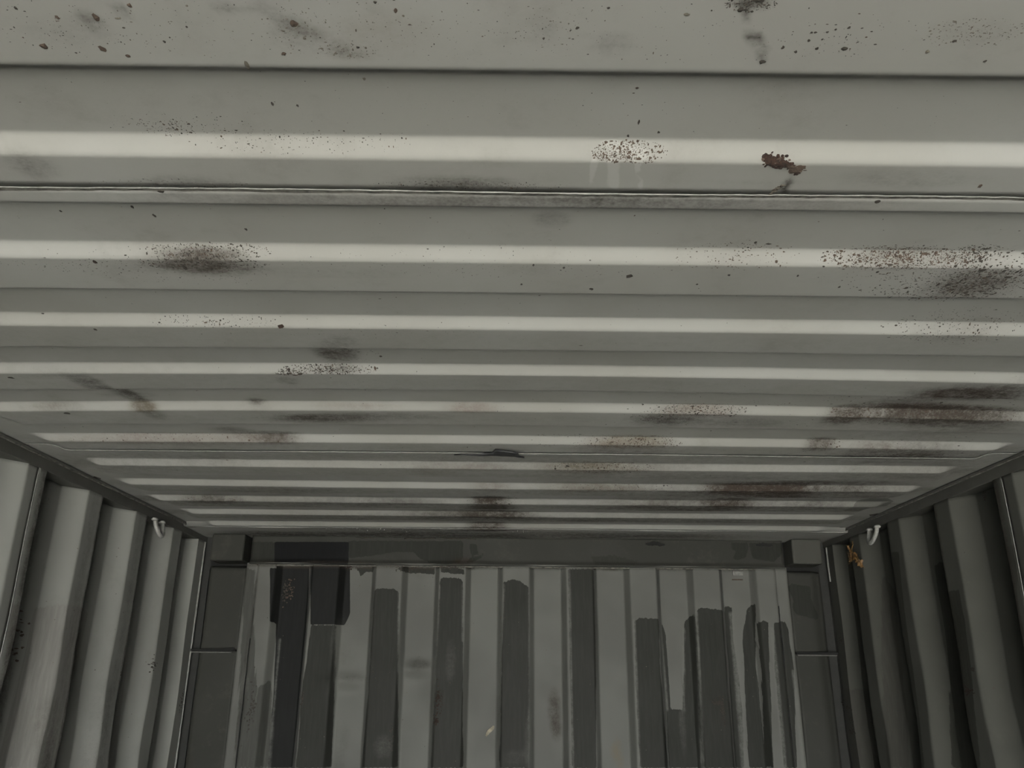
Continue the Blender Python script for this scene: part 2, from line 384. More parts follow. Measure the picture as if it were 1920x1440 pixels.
BACK_SPECK_FIELDS = [
    (-0.2709,-0.0784,0.0151,0.0353,0.9,'r'),
    (-0.2776,-0.1485,0.0113,0.0156,0.9,'r'),
    (-0.8454,0.2945,0.0197,0.0425,0.5,'b'),
    (0.7325,-0.0883,0.0152,0.0354,0.7,'m'),
    (-0.2176,0.4072,0.06,0.0177,0.8,'r'),
    (-0.8609,0.2925,0.0098,0.0347,0.9,'m'),
    (-0.7507,-0.0822,0.0057,0.0212,0.9,'m'),
    (-0.9314,-0.1187,0.015,0.1055,0.3,'m'),
    (-0.4284,-0.2015,0.0075,0.0515,0.5,'m'),
    (-0.0547,0.0306,0.0058,0.2175,0.5,'g'),
    (0.7157,-0.0849,0.0228,0.0106,0.8,'m'),
    (0.7354,-0.1234,0.0076,0.0351,0.9,'m'),
    (-0.9706,0.3905,0.0239,0.0079,0.6,'r'),
    (-0.7019,0.393,0.0119,0.0099,0.95,'m'),
    (-0.6311,0.3799,0.0119,0.0157,0.6,'r'),
    (-0.2428,0.3833,0.0598,0.0118,0.7,'m'),
    (-0.4116,0.3701,0.0398,0.0098,0.6,'m'),
    (0.5305,0.4756,0.0525,0.006,0.6,'m'),
    (-0.922,-0.1186,0.0113,0.0352,0.4,'m'),
]
BACK_SMEARS = [
    (0.1414,-0.1104,0.1414,-0.1104,0.0302,0.0789,0.6,'brown'),
    (0.1501,-0.1799,0.1501,-0.1799,0.0262,0.0431,0.5,'brown'),
    (0.3636,-0.2298,0.3636,-0.2298,0.0224,0.0375,0.4,'tan'),
    (-0.5821,-0.0133,-0.5821,-0.0133,0.0685,0.018,0.35,'grime_shade'),  # shade of the left dent painted into the colour
    (-0.3463,0.0373,-0.3463,0.0373,0.0498,0.029,0.5,'grime_shade'),  # shade of the second dent, painted likewise
    (0.1244,0.1421,0.1244,0.1421,0.0583,0.0372,0.15,'tan'),
    (-0.4542,-0.2358,-0.4542,-0.2358,0.0482,0.0511,-0.35,'light'),
    (-0.6069,0.0625,-0.6069,0.0625,0.0576,0.0548,0.2,'grime_shade'),
    (-0.2316,0.0473,-0.2316,0.0473,0.0269,0.0909,-0.35,'light'),
    (-0.0598,0.1221,-0.0598,0.1221,0.0077,0.3334,-0.35,'light'),
    (0.5962,-0.1766,0.5962,-0.1766,0.0188,0.1039,-0.35,'light'),
    (0.8172,-0.0522,0.8172,-0.0522,0.0152,0.2145,-0.4,'light'),
    (0.0472,-0.215,0.0472,-0.215,0.0186,0.1026,-0.35,'light'),
    (0.001,-0.2664,0.001,-0.2664,0.0556,0.0338,-0.3,'light'),
    (-0.6401,0.1173,-0.6401,0.1173,0.0386,0.1111,-0.3,'light'),
    (-0.9606,-0.0306,-0.9606,-0.0306,0.0228,0.0539,-0.4,'light'),
    (-0.3513,0.3569,-0.3513,0.3569,0.0437,0.0273,0.3,'grime_shade'),
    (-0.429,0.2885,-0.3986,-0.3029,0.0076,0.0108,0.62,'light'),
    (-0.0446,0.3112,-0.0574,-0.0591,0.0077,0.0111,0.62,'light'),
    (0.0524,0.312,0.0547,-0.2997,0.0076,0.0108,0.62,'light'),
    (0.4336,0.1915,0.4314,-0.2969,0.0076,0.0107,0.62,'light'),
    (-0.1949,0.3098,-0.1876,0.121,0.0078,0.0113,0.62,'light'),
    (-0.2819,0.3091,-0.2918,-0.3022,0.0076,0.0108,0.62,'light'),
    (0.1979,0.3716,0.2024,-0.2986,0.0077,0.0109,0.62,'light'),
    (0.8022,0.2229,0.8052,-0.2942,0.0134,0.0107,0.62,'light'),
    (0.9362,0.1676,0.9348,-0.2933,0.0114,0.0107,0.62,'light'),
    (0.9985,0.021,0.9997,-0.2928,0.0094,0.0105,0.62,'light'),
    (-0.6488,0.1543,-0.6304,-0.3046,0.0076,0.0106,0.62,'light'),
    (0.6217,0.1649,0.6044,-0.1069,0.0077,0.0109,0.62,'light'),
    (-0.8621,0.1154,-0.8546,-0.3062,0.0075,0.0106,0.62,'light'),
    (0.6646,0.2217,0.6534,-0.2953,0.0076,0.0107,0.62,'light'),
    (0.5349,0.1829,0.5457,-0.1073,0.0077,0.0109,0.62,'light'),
]
LEFT_PATCHES = [
    ('soft','2.130,0.151|2.188,0.164|2.369,0.169|2.408,0.158|2.402,0.001|2.312,-0.105|2.279,-0.229|2.108,-0.213|2.114,-0.049'),
    ('soft','1.929,0.148|2.063,0.146|2.077,-0.013|2.002,-0.047'),
    ('soft','2.603,0.062|2.605,-0.103|2.580,-0.258|2.742,-0.274|2.714,0.049'),
]
RIGHT_PATCHES = [
    ('mid','2.610,0.379|2.531,0.371|2.545,0.266|2.555,0.111|2.566,-0.240|2.663,-0.249|2.631,0.114'),
    ('mid','2.421,0.315|2.377,0.321|2.301,0.271|2.318,0.102|2.309,0.046|2.358,-0.220|2.472,-0.231|2.424,0.135'),
    ('soft','3.121,-0.032|2.937,-0.033|2.990,-0.281|3.136,-0.295'),
    ('mid','2.304,0.228|2.226,0.227|2.229,0.032|2.267,-0.211|2.350,-0.219'),
    ('soft','2.021,0.304|1.934,0.303|1.986,0.149|2.032,0.139'),
    ('soft','2.755,0.322|2.686,0.264|2.712,0.117|2.756,-0.258|2.824,-0.265'),
]
LEFT_SPECK_FIELDS = [
    (2.0185,0.0821,0.0175,0.0321,0.9,'r'),
    (2.0232,0.0225,0.0174,0.025,0.9,'r'),
    (2.0816,0.0663,0.0418,0.0804,0.9,'b'),
    (3.0855,-0.0852,0.02,0.0393,0.9,'m'),
    (2.8067,0.0218,0.0168,0.0214,0.9,'m'),
    (2.0133,0.1858,0.0111,0.0107,0.9,'m'),
    (2.5911,-0.0017,0.0142,0.0071,0.9,'m'),
    (2.3375,-0.0024,0.0232,0.1071,0.9,'g'),
]
RIGHT_SPECK_FIELDS = [
    (3.0602,-0.1355,0.0373,0.0214,0.9,'m'),
    (3.0683,-0.1737,0.0373,0.0143,0.9,'m'),
    (3.0803,-0.0981,0.019,0.0107,0.9,'m'),
    (3.1355,-0.0769,0.0296,0.0179,0.9,'m'),
    (2.2594,-0.0268,0.0232,0.0107,0.9,'r'),
    (2.2243,0.0241,0.0101,0.0054,0.9,'m'),
    (3.0812,0.1317,0.0146,0.0107,0.9,'m'),
    (2.1043,0.4543,0.0121,0.0143,0.9,'m'),
]


# ------------------------------------------------------------------ helpers
def set_props(o, label=None, cat=None, group=None, kind=None):
    if label: o['label'] = label
    if cat: o['category'] = cat
    if group: o['group'] = group
    if kind: o['kind'] = kind
    return o

def link(name, me, mats, parent=None):
    o = bpy.data.objects.new(name, me); COL.objects.link(o)
    for mt in (mats if isinstance(mats, (list, tuple)) else [mats]): me.materials.append(mt)
    if parent: o.parent = parent
    return o

def empty(name, loc=(0, 0, 0)):
    o = bpy.data.objects.new(name, None); o.location = loc; o.empty_display_size = .05; COL.objects.link(o); return o

def polygon_sd(px, pz, poly):
    """signed distance, positive inside"""
    n = len(poly); d = np.full(px.shape, 1e9); inside = np.zeros(px.shape, bool)
    for i in range(n):
        ax, az = poly[i]; bx, bz = poly[(i + 1) % n]
        ex, ez = bx - ax, bz - az; wx, wz = px - ax, pz - az
        t = np.clip((wx * ex + wz * ez) / max(ex * ex + ez * ez, 1e-12), 0, 1)
        d = np.minimum(d, np.hypot(wx - ex * t, wz - ez * t))
        c = ((az > pz) != (bz > pz)) & (px < (bx - ax) * (pz - az) / ((bz - az) if abs(bz - az) > 1e-9 else 1e-9) + ax)
        inside ^= c
    return np.where(inside, d, -d)

STAIN = {'grime_shade': (.055, .05, .042), 'brown': (.072, .060, .050), 'rustbrown': (.055, .036, .027), 'tan': (.22, .19, .14), 'pink': (.28, .235, .205), 'light': (.23, .234, .22)}  # first tone serves real grime and painted-in shade alike
PATCH_CH = {'mid': 0, 'deep': 1, 'soft': 2}

def wear_attributes(me, u, v, smears=(), patches=(), wipes=()):
    n = len(u)
    acc = np.zeros((n, 3)); wsum = np.zeros(n) + 1e-6; keep = np.ones(n)
    for (x1, y1, x2, y2, rx, ry, s, c) in smears:
        s = abs(s); rx = max(rx, .004) * 1.15; ry = max(ry, .004) * 1.25
        ex, ey = (x2 - x1) / rx, (y2 - y1) / ry; wx, wy = (u - x1) / rx, (v - y1) / ry
        l2 = ex * ex + ey * ey
        t = np.clip((wx * ex + wy * ey) / l2, 0, 1) if l2 > 1e-9 else 0
        d = np.hypot(wx - ex * t, wy - ey * t)
        w = s * sstep(1.15, .25, d)
        acc += w[:, None] * np.array(STAIN[c])[None]; wsum += w; keep *= (1 - w)
    col = np.ones((n, 4)); col[:, :3] = acc / wsum[:, None]; col[:, 3] = 1 - keep
    a = me.color_attributes.new('stain', 'FLOAT_COLOR', 'POINT'); a.data.foreach_set('color', col.astype(np.float32).ravel())
    ch = np.full((n, 4), -1.0)
    for kind, s in patches:
        poly = [tuple(map(float, p.split(','))) for p in s.split('|')]
        sd = np.clip(polygon_sd(u, v, poly) / .02, -1, 1)
        i = PATCH_CH[kind]; ch[:, i] = np.maximum(ch[:, i], sd)
    for (x1, y1, x2, y2, rx, ry) in wipes:
        rx = max(rx, .004); ry = max(ry, .004)
        ex, ey = (x2 - x1) / rx, (y2 - y1) / ry; wx, wy = (u - x1) / rx, (v - y1) / ry
        l2 = ex * ex + ey * ey
        t = np.clip((wx * ex + wy * ey) / l2, 0, 1) if l2 > 1e-9 else 0
        ch[:, 3] = np.maximum(ch[:, 3], np.clip(1 - np.hypot(wx - ex * t, wy - ey * t), -1, 1))
    b = me.color_attributes.new('wear', 'FLOAT_COLOR', 'POINT'); b.data.foreach_set('color', (ch * .5 + .5).astype(np.float32).ravel())

def grid_mesh(name, P, flip=False):
    """P: (n, m, 3) array of points -> quad sheet"""
    n, k, _ = P.shape
    me = bpy.data.meshes.new(name)
    idx = np.arange(n * k).reshape(n, k)
    f = np.stack([idx[:-1, :-1], idx[1:, :-1], idx[1:, 1:], idx[:-1, 1:]], -1).reshape(-1, 4)
    if flip: f = f[:, ::-1]
    me.from_pydata(P.reshape(-1, 3).tolist(), [], f.tolist())
    me.polygons.foreach_set('use_smooth', np.ones(len(f), bool))
    me.update()
    return me

def solid(o, t=.002, off=-1):
    md = o.modifiers.new('sheet', 'SOLIDIFY'); md.thickness = t; md.offset = off; md.use_rim = True
    return o

def lines(a, b, step, extra=()):
    n = max(2, int(round((b - a) / step)) + 1)
    s = set(np.round(np.linspace(a, b, n), 5)); s |= {round(e, 5) for e in extra if a < e < b}
    s = sorted(s); out = [s[0]]
    for q in s[1:]:
        if q - out[-1] > .0012: out.append(q)
    return np.array(out)

def box(bm, lo, hi, bevel=0.0, mat=0):
    r = bmesh.ops.create_cube(bm, size=1)
    c = [(a + b) / 2 for a, b in zip(lo, hi)]; s = [b - a for a, b in zip(lo, hi)]
    for v in r['verts']: v.co = Vector((c[i] + v.co[i] * s[i] for i in range(3)))
    if bevel:
        es = list({e for v in r['verts'] for e in v.link_edges})
        bmesh.ops.bevel(bm, geom=es, offset=bevel, segments=3, affect='EDGES', profile=.6)
    return bm

def bm_obj(name, bm, mats, parent=None, smooth=False):
    me = bpy.data.meshes.new(name); bm.normal_update(); bm.to_mesh(me); bm.free()
    if smooth: me.polygons.foreach_set('use_smooth', np.ones(len(me.polygons), bool))
    return link(name, me, mats, parent)

def box_obj(name, lo, hi, mats, parent=None, bevel=0.0):
    bm = bmesh.new(); box(bm, lo, hi, bevel); return bm_obj(name, bm, mats, parent)

def tube(name, pts, radius, mats, parent=None, sides=8, wobble=0.0, closed=False):
    """swept tube with hand-made irregular radius (weld beads, rods)"""
    pts = [Vector(p) for p in pts]; V = []; F = []
    for i, p in enumerate(pts):
        t = (pts[min(i + 1, len(pts) - 1)] - pts[max(i - 1, 0)]).normalized()
        a = t.cross(Vector((0, 0, 1)));
        if a.length < .1: a = t.cross(Vector((0, 1, 0)))
        a.normalize(); b = t.cross(a)
        r0 = radius(i) if callable(radius) else radius
        for k in range(sides):
            r = r0 * (1 + wobble * (random.random() - .5) * 2); an = k * 2 * math.pi / sides
            V.append(p + a * math.cos(an) * r + b * math.sin(an) * r)
    for i in range(len(pts) - 1):
        for k in range(sides):
            F.append((i * sides + k, i * sides + (k + 1) % sides, (i + 1) * sides + (k + 1) % sides, (i + 1) * sides + k))
    F.append(tuple(range(sides))[::-1]); F.append(tuple(range((len(pts) - 1) * sides, len(pts) * sides)))
    me = bpy.data.meshes.new(name); me.from_pydata([tuple(v) for v in V], [], F)
    me.polygons.foreach_set('use_smooth', np.ones(len(me.polygons), bool)); me.update()
    return link(name, me, mats, parent)

# ------------------------------------------------------------------ materials
KP = .55      # overall reflectance of the weathered paints
def nodes(name):
    mt = bpy.data.materials.new(name); mt.use_nodes = True; nt = mt.node_tree
    return mt, nt, nt.nodes['Principled BSDF']

def nd(nt, typ, **kw):
    n = nt.nodes.new(typ)
    for k, v in kw.items():
        if k.startswith('i_'): n.inputs[k[2:]].default_value = v
        else: setattr(n, k, v)
    return n

def noise_tex(nt, coord, scale, detail=4, rough=.6, stretch=None):
    if stretch:
        mp = nd(nt, 'ShaderNodeMapping'); mp.inputs['Scale'].default_value = stretch; nt.links.new(coord, mp.inputs['Vector']); coord = mp.outputs[0]
    n = nd(nt, 'ShaderNodeTexNoise'); n.inputs['Scale'].default_value = scale; n.inputs['Detail'].default_value = detail; n.inputs['Roughness'].default_value = rough
    nt.links.new(coord, n.inputs['Vector']); return n.outputs['Fac']

def mth(nt, op, a, b=None, c=None):
    n = nd(nt, 'ShaderNodeMath'); n.operation = op
    for i, v in enumerate((a, b, c)):
        if v is None: continue
        if isinstance(v, (int, float)): n.inputs[i].default_value = v
        else: nt.links.new(v, n.inputs[i])
    return n.outputs[0]

def step_n(nt, v, lo, hi):
    n = nd(nt, 'ShaderNodeMapRange'); n.interpolation_type = 'SMOOTHSTEP'; n.inputs['From Min'].default_value = lo; n.inputs['From Max'].default_value = hi
    nt.links.new(v, n.inputs['Value']); return n.outputs[0]

def mixc(nt, fac, a, b):
    n = nd(nt, 'ShaderNodeMix'); n.data_type = 'RGBA'
    for sock, v in ((n.inputs[0], fac), (n.inputs[6], a), (n.inputs[7], b)):
        if isinstance(v, (tuple, list)): sock.default_value = (*v, 1)
        elif isinstance(v, (int, float)): sock.default_value = v
        else: nt.links.new(v, sock)
    return n.outputs[2]

def paint_material(name, base, base2, mid, deep, soft, rough=.5, streak=(1, 1, 1)):
    mt, nt, bs = nodes(name)
    co = nd(nt, 'ShaderNodeTexCoord').outputs['Object']
    at = nd(nt, 'ShaderNodeAttribute', attribute_name='stain'); wr = nd(nt, 'ShaderNodeAttribute', attribute_name='wear')
    sep = nd(nt, 'ShaderNodeSeparateColor'); nt.links.new(wr.outputs['Color'], sep.inputs[0])
    big = noise_tex(nt, co, 2.3, 3); fine = noise_tex(nt, co, 55, 8, .68); grit = noise_tex(nt, co, 260, 4, .6)
    brush = noise_tex(nt, co, 40, 6, .7, streak)
    col = mixc(nt, step_n(nt, big, .38, .62), base, base2)
    # slight handling marks
    hm = mth(nt, 'MULTIPLY', step_n(nt, noise_tex(nt, co, 9, 8, .75), .52, .8), .30)
    col = mixc(nt, hm, col, (.20, .19, .165))
    jit = mth(nt, 'MULTIPLY', mth(nt, 'SUBTRACT', fine, .5), .55)
    jb = mth(nt, 'MULTIPLY', mth(nt, 'SUBTRACT', brush, .5), .9)
    def patch(sock, colour, lo, hi, j):
        nonlocal col
        f = step_n(nt, mth(nt, 'ADD', sock, j), lo, hi)
        c2 = mixc(nt, mth(nt, 'MULTIPLY', step_n(nt, brush, .35, .75), .35), colour, tuple(min(1, q * 1.7) for q in colour))
        col = mixc(nt, f, col, c2)
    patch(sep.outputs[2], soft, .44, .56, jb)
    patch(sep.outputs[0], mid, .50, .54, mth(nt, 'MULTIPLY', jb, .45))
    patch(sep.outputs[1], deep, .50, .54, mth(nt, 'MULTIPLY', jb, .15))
    wl = mth(nt, 'MULTIPLY', step_n(nt, mth(nt, 'ADD', wr.outputs['Alpha'], mth(nt, 'MULTIPLY', jb, .3)), .5, .7), .32)
    col = mixc(nt, wl, col, tuple(min(.8, q * 1.45) for q in base))
    # smears, broken up by grain
    g1 = mth(nt, 'MULTIPLY', mth(nt, 'SUBTRACT', fine, .5), 1.7); g2 = mth(nt, 'MULTIPLY', mth(nt, 'SUBTRACT', grit, .5), 1.1)
    g3 = mth(nt, 'MULTIPLY', mth(nt, 'SUBTRACT', noise_tex(nt, co, 14, 5, .65, (.45, 1.6, 1)), .5), 1.5)
    s = mth(nt, 'ADD', at.outputs['Alpha'], mth(nt, 'MULTIPLY', mth(nt, 'ADD', mth(nt, 'ADD', g1, g2), g3), mth(nt, 'ADD', mth(nt, 'MULTIPLY', at.outputs['Alpha'], .8), .0)))
    fs = mth(nt, 'MULTIPLY', step_n(nt, s, .1, 1.05), .95)
    col = mixc(nt, fs, col, at.outputs['Color'])
    col = mixc(nt, 1 - KP, col, (0, 0, 0))
    nt.links.new(col, bs.inputs['Base Color'])
    rg = mth(nt, 'ADD', mth(nt, 'MULTIPLY', fs, .3), mth(nt, 'ADD', rough - .08, mth(nt, 'MULTIPLY', fine, .16)))
    nt.links.new(rg, bs.inputs['Roughness']); bs.inputs['Specular IOR Level'].default_value = .06
    bp = nd(nt, 'ShaderNodeBump'); bp.inputs['Strength'].default_value = .12; bp.inputs['Distance'].default_value = .002
    hgt = mth(nt, 'ADD', mth(nt, 'MULTIPLY', grit, .4), mth(nt, 'ADD', noise_tex(nt, co, 20, 3), mth(nt, 'MULTIPLY', fs, .6)))
    nt.links.new(hgt, bp.inputs['Height']); nt.links.new(bp.outputs[0], bs.inputs['Normal'])
    return mt

def plain_material(name, base, var=.15, rough=.6, scale=40, metallic=0, c2=None, k=True):
    mt, nt, bs = nodes(name)
    co = nd(nt, 'ShaderNodeTexCoord').outputs['Object']
    if k:
        base = tuple(q * KP for q in base); c2 = tuple(q * KP for q in c2) if c2 else None
    f = step_n(nt, noise_tex(nt, co, scale, 6, .65), .3, .7)
    nt.links.new(mixc(nt, f, tuple(q * (1 - var) for q in base), c2 or tuple(min(1, q * (1 + var)) for q in base)), bs.inputs['Base Color'])
    bs.inputs['Roughness'].default_value = rough; bs.inputs['Metallic'].default_value = metallic
    bp = nd(nt, 'ShaderNodeBump'); bp.inputs['Strength'].default_value = .3; bp.inputs['Distance'].default_value = .001
    nt.links.new(f, bp.inputs['Height']); nt.links.new(bp.outputs[0], bs.inputs['Normal'])
    return mt

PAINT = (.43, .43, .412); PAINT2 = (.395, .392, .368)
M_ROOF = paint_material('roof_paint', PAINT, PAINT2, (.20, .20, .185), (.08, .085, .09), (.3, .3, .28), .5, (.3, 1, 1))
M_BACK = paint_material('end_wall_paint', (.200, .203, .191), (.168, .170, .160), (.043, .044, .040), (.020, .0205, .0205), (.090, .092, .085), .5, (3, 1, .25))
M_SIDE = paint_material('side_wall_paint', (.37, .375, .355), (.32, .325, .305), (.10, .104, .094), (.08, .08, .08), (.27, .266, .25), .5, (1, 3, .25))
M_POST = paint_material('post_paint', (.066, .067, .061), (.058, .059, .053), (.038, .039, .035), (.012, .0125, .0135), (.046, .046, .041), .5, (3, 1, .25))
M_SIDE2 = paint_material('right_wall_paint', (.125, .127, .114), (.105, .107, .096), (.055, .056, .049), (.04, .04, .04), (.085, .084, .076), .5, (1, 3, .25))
M_CAST = paint_material('casting_paint', (.105, .106, .096), (.095, .095, .085), (.06, .06, .055), (.03, .03, .03), (.08, .08, .07), .5)
M_RAIL = plain_material('rail_paint', (.11, .11, .098), .12, .5, 18)
M_RING = plain_material('ring_paint', (.36, .36, .345), .2, .5, 90)
M_LIP = plain_material('slit_lip_paint', (.13, .13, .12), .2, .6, 90)
M_BEAD = plain_material('weld_bead_paint', (.25, .25, .235), .25, .4, 90)
M_DIRTY = plain_material('dirty_seam', (.10, .095, .085), .5, .8, 60, c2=(.26, .25, .22))
M_MOULD = plain_material('mould_black', (.045, .038, .03), .4, .9, 200)
M_BROWN = plain_material('mould_brown', (.09, .062, .045), .4, .9, 200)
M_GRIME = plain_material('grime_specks', (.16, .145, .115), .3, .9, 200)
M_RUST = plain_material('rust', (.022, .008, .004), .6, .95, 260, c2=(.045, .018, .008))
M_BLACK = plain_material('dark_gap', (.012, .012, .012), .2, .95)
M_TAPE = plain_material('amber_tape', (.20, .105, .03), .55, .4, 90)
M_SEAL = plain_material('torn_sealant', (.045, .046, .05), .25, .6, 70)
M_FLAKE = plain_material('peeled_paint', (.40, .36, .27), .3, .7, 90)
M_DROP = plain_material('water_drop', (.7, .7, .7), .05, .05, 90)
M_PLY = plain_material('plywood', (.05, .04, .03), .3, .6, 6)
M_CONC = plain_material('concrete', (.42, .41, .38), .12, .85, 4, k=False)
M_DOOR = plain_material('door_paint', (.14, .15, .14), .12, .5, 10)

M_POST_SHADE = plain_material('post_return_shade', (.022, .023, .021), .2, .8, 30)  # near-black colour paints in the shade of the recessed post return
# ------------------------------------------------------------------ dirt specks as low relief, following the sheet
CLS = ['m', 'b', 'g', 'r']; SPECK_MATS = [M_MOULD, M_BROWN, M_GRIME, M_RUST]
class Specks:
    def __init__(s): s.V = []; s.F = []; s.M = []
    def add(s, p, t1, t2, n, r1, r2, cls, k=7):
        o = len(s.V); a0 = random.random() * 6.28; sk = random.uniform(.7, 1.3)
        h = min(.0006, .25 * min(r1, r2))
        s.V.append(tuple(p + n * (.0002 + h)))
        for i in range(k):
            a = a0 + i * 2 * math.pi / k; q = random.uniform(.6, 1.15)
            s.V.append(tuple(p + t1 * (math.cos(a) * r1 * q) + t2 * (math.sin(a) * r2 * q) + n * .0001))
        for i in range(k): s.F.append((o, o + 1 + i, o + 1 + (i + 1) % k)); s.M.append(CLS.index(cls))
    def build(s, name, parent):
        if not s.V: return
        me = bpy.data.meshes.new(name); me.from_pydata(s.V, [], s.F)
        o = link(name, me, SPECK_MATS, parent); me.polygons.foreach_set('material_index', s.M); me.update()
        o['kind'] = 'stuff'; return o

def frame_roof(x, y):
    z = float(roof_z(x, y)); e = .0015
    t1 = Vector((2 * e, 0, float(roof_z(x + e, y) - roof_z(x - e, y)))).normalized()
    t2 = Vector((0, 2 * e, float(roof_z(x, y + e) - roof_z(x, y - e)))).normalized()
    n = t2.cross(t1)
    if n.z > 0: n = -n
    return Vector((x, y, z)), t1, t2, n
def frame_back(x, z):
    e = .0015; y = float(back_y(x, z)) if z < HEAD_Z else YP - .004
    t1 = Vector((2 * e, float(back_y(x + e, z) - back_y(x - e, z)) if z < HEAD_Z else 0, 0)).normalized(); t2 = Vector((0, 0, 1))
    n = t1.cross(t2)
    if n.y > 0: n = -n
    return Vector((x, y, z)), t1, t2, n
def frame_side(sgn):
    def fr(y, z):
        e = .0015; x = W + float(side_d(y, z))
        t1 = Vector((sgn * float(side_d(y + e, z) - side_d(y - e, z)), 2 * e, 0)).normalized(); t2 = Vector((0, 0, 1))
        n = t1.cross(t2)
        if n.x * sgn > 0: n = -n
        return Vector((sgn * x, y, z)), t1, t2, n
    return fr

# ------------------------------------------------------------------ ceiling: four welded roof sheets
ceiling = empty('ceiling', (0, 0, 0)); set_props(ceiling, kind='structure')
SEAMS = [.755, 1.857, 2.887]
FLAT_SHADE = [(-W, Y0 + k * PITCH + .062, W, Y0 + k * PITCH + .062, .05, .05, .16 + .02 * k, 'grime_shade' if k < 5 else 'brown') for k in range(2, 10)]  # paints shade into the lower flats, stronger with depth, over some brownish dirt
def roof_panel(y0, y1, fine):
    ex = []
    k = math.floor((y0 - Y0) / PITCH) - 1
    while Y0 + k * PITCH < y1 + .2:
        b = Y0 + k * PITCH
        ex += [b + t for t in (-.004, -.0015, .001, .004, S1 / 2, S1 - .004, S1 - .001, S1 + .0015, S1 + .004, S2 - .004, S2 - .001, S2 + .0015, S2 + .005, S3 - .005, S3 - .0015, S3 + .001, S3 + .004)]
        k += 1
    ys = lines(y0, y1, .012 if fine else .05, ex)
    xs = lines(-W, W, .009 if fine else .04, [s * q for s in (-1, 1) for q in (1.06, 1.07, 1.08, 1.09, 1.1, 1.11, 1.12, 1.13)])
    X, Y = np.meshgrid(xs, ys, indexing='ij'); Z = roof_z(X, Y)
    me = grid_mesh('roof_panel', np.stack([X, Y, Z], -1))
    u, v = X.ravel(), Y.ravel()
    wear_attributes(me, u, v, ROOF_SMEARS + FLAT_SHADE if fine else (), [('mid', '1.02,2.40|1.05,2.36|1.09,2.37|1.13,2.42|1.14,2.50|1.0,2.50')] if fine else (), ROOF_WIPES if fine else ())
    return solid(link('roof_panel', me, M_ROOF, ceiling), .002, 1)
roof_panel(DOOR_Y, -.35, False)
roof_panel(-.35, SEAMS[0], True)
roof_panel(SEAMS[0], SEAMS[1], True)
roof_panel(SEAMS[1], SEAMS[2], True)
# flat header plate between the last sheet and the end wall
ys = lines(SEAMS[2], YEND + .06, .012); xs = lines(-W, W, .012)
X, Y = np.meshgrid(xs, ys, indexing='ij')
me = grid_mesh('header_plate', np.stack([X, Y, np.full_like(X, H - .001) + .0015 * np.sin(X * 9) * np.sin(Y * 22)], -1)); wear_attributes(me, X.ravel(), Y.ravel(), ROOF_SMEARS)
solid(link('header_plate', me, M_ROOF, ceiling), .004, 1)
# weld beads along the lap joints
for j, ys_ in enumerate([-.35] + SEAMS):
    n = 260
    pts = []
    for i in range(n + 1):
        x = -W + .004 + (2 * W - .008) * i / n
        pts.append((x, ys_ + .0012 * math.sin(x * 9 + j) + random.uniform(-.0005, .0005), float(roof_z(x, ys_ + (0 if j < 3 else -.005))) - .0002))
    tube('weld_bead', pts, lambda i: (.0010 if j == 1 else .0016) + .0005 * mnoise.noise(Vector((i * .15, j, 0))), M_BEAD, ceiling, 6, .25)
    # dirt gathered in the joint behind the bead
    V = []; F = []
    for i in range(n + 1):
        x = pts[i][0]; w = .0035 + .003 * max(0, mnoise.noise(Vector((x * 6, j * 3.1, 0)))) + .001 * random.random()
        V += [(x, pts[i][1] + .001, float(roof_z(x, ys_)) - .0006), (x, pts[i][1] + .001 + w, float(roof_z(x, ys_ + .003)) - .0004)]
        if i: F.append((2 * i - 2, 2 * i - 1, 2 * i + 1, 2 * i))
    me = bpy.data.meshes.new('joint_dirt'); me.from_pydata(V, [], F); link('joint_dirt', me, M_DIRTY, ceiling)

sp = Specks()
for (cx, cy, rx, ry, n, r, c) in ROOF_SPECK_FIELDS:
    for _ in range(int(n * (1.9 if rx < .6 else 1.2))):
        d = math.sqrt(random.random()) if rx > .6 else random.random() ** .7
        a = random.random() * 6.283
        x = cx + rx * d * math.cos(a); y = cy + ry * d * math.sin(a)
        if abs(x) > W - .01 or y > 3.05: continue
        q = r * math.exp(random.gauss(-.5, .5)); e = random.uniform(.6, 1.6)
        sp.add(*frame_roof(x, y), q * e, q / e, 'b' if (c == 'm' and random.random() < .25) else c, 6)
for (cx, cy, rx, ry, c) in ROOF_SPOTS:
    sp.add(*frame_roof(cx, cy), max(rx * .9, .0012), max(ry * .9, .0012), c, 9)
sp.build('dirt_specks', ceiling)

# flaking rust blister with its trail
rs = Specks()
for (x1, y1, x2, y2, w, n, c) in [(.222, .6925, .2235, .6925, .003, 14, 'r'), (.222, .6965, .238, .699, .0042, 60, 'r'), (.229, .697, .247, .7005, .0052, 120, 'r'), (.247, .701, .262, .7045, .003, 40, 'b'), (.255, .708, .262, .706, .004, 50, 'b'),
                                  (.253, .708, .257, .712, .003, 25, 'b'), (.259, .713, .261, .715, .002, 8, 'r'), (.2525, .7355, .245, .752, .0018, 30, 'g')]:
    for _ in range(n):
        t = random.random(); x = x1 + (x2 - x1) * t + random.gauss(0, w * .5); y = y1 + (y2 - y1) * t + random.gauss(0, w * .5)
        p, t1, t2, nn = frame_roof(x, y)
        rs.add(p + nn * random.uniform(0, .0006), t1, t2, nn, random.uniform(.0012, .0034), random.uniform(.001, .0028), c if random.random() < .8 else random.choice('rb'), 7)
rs.build('rust_blister', ceiling)
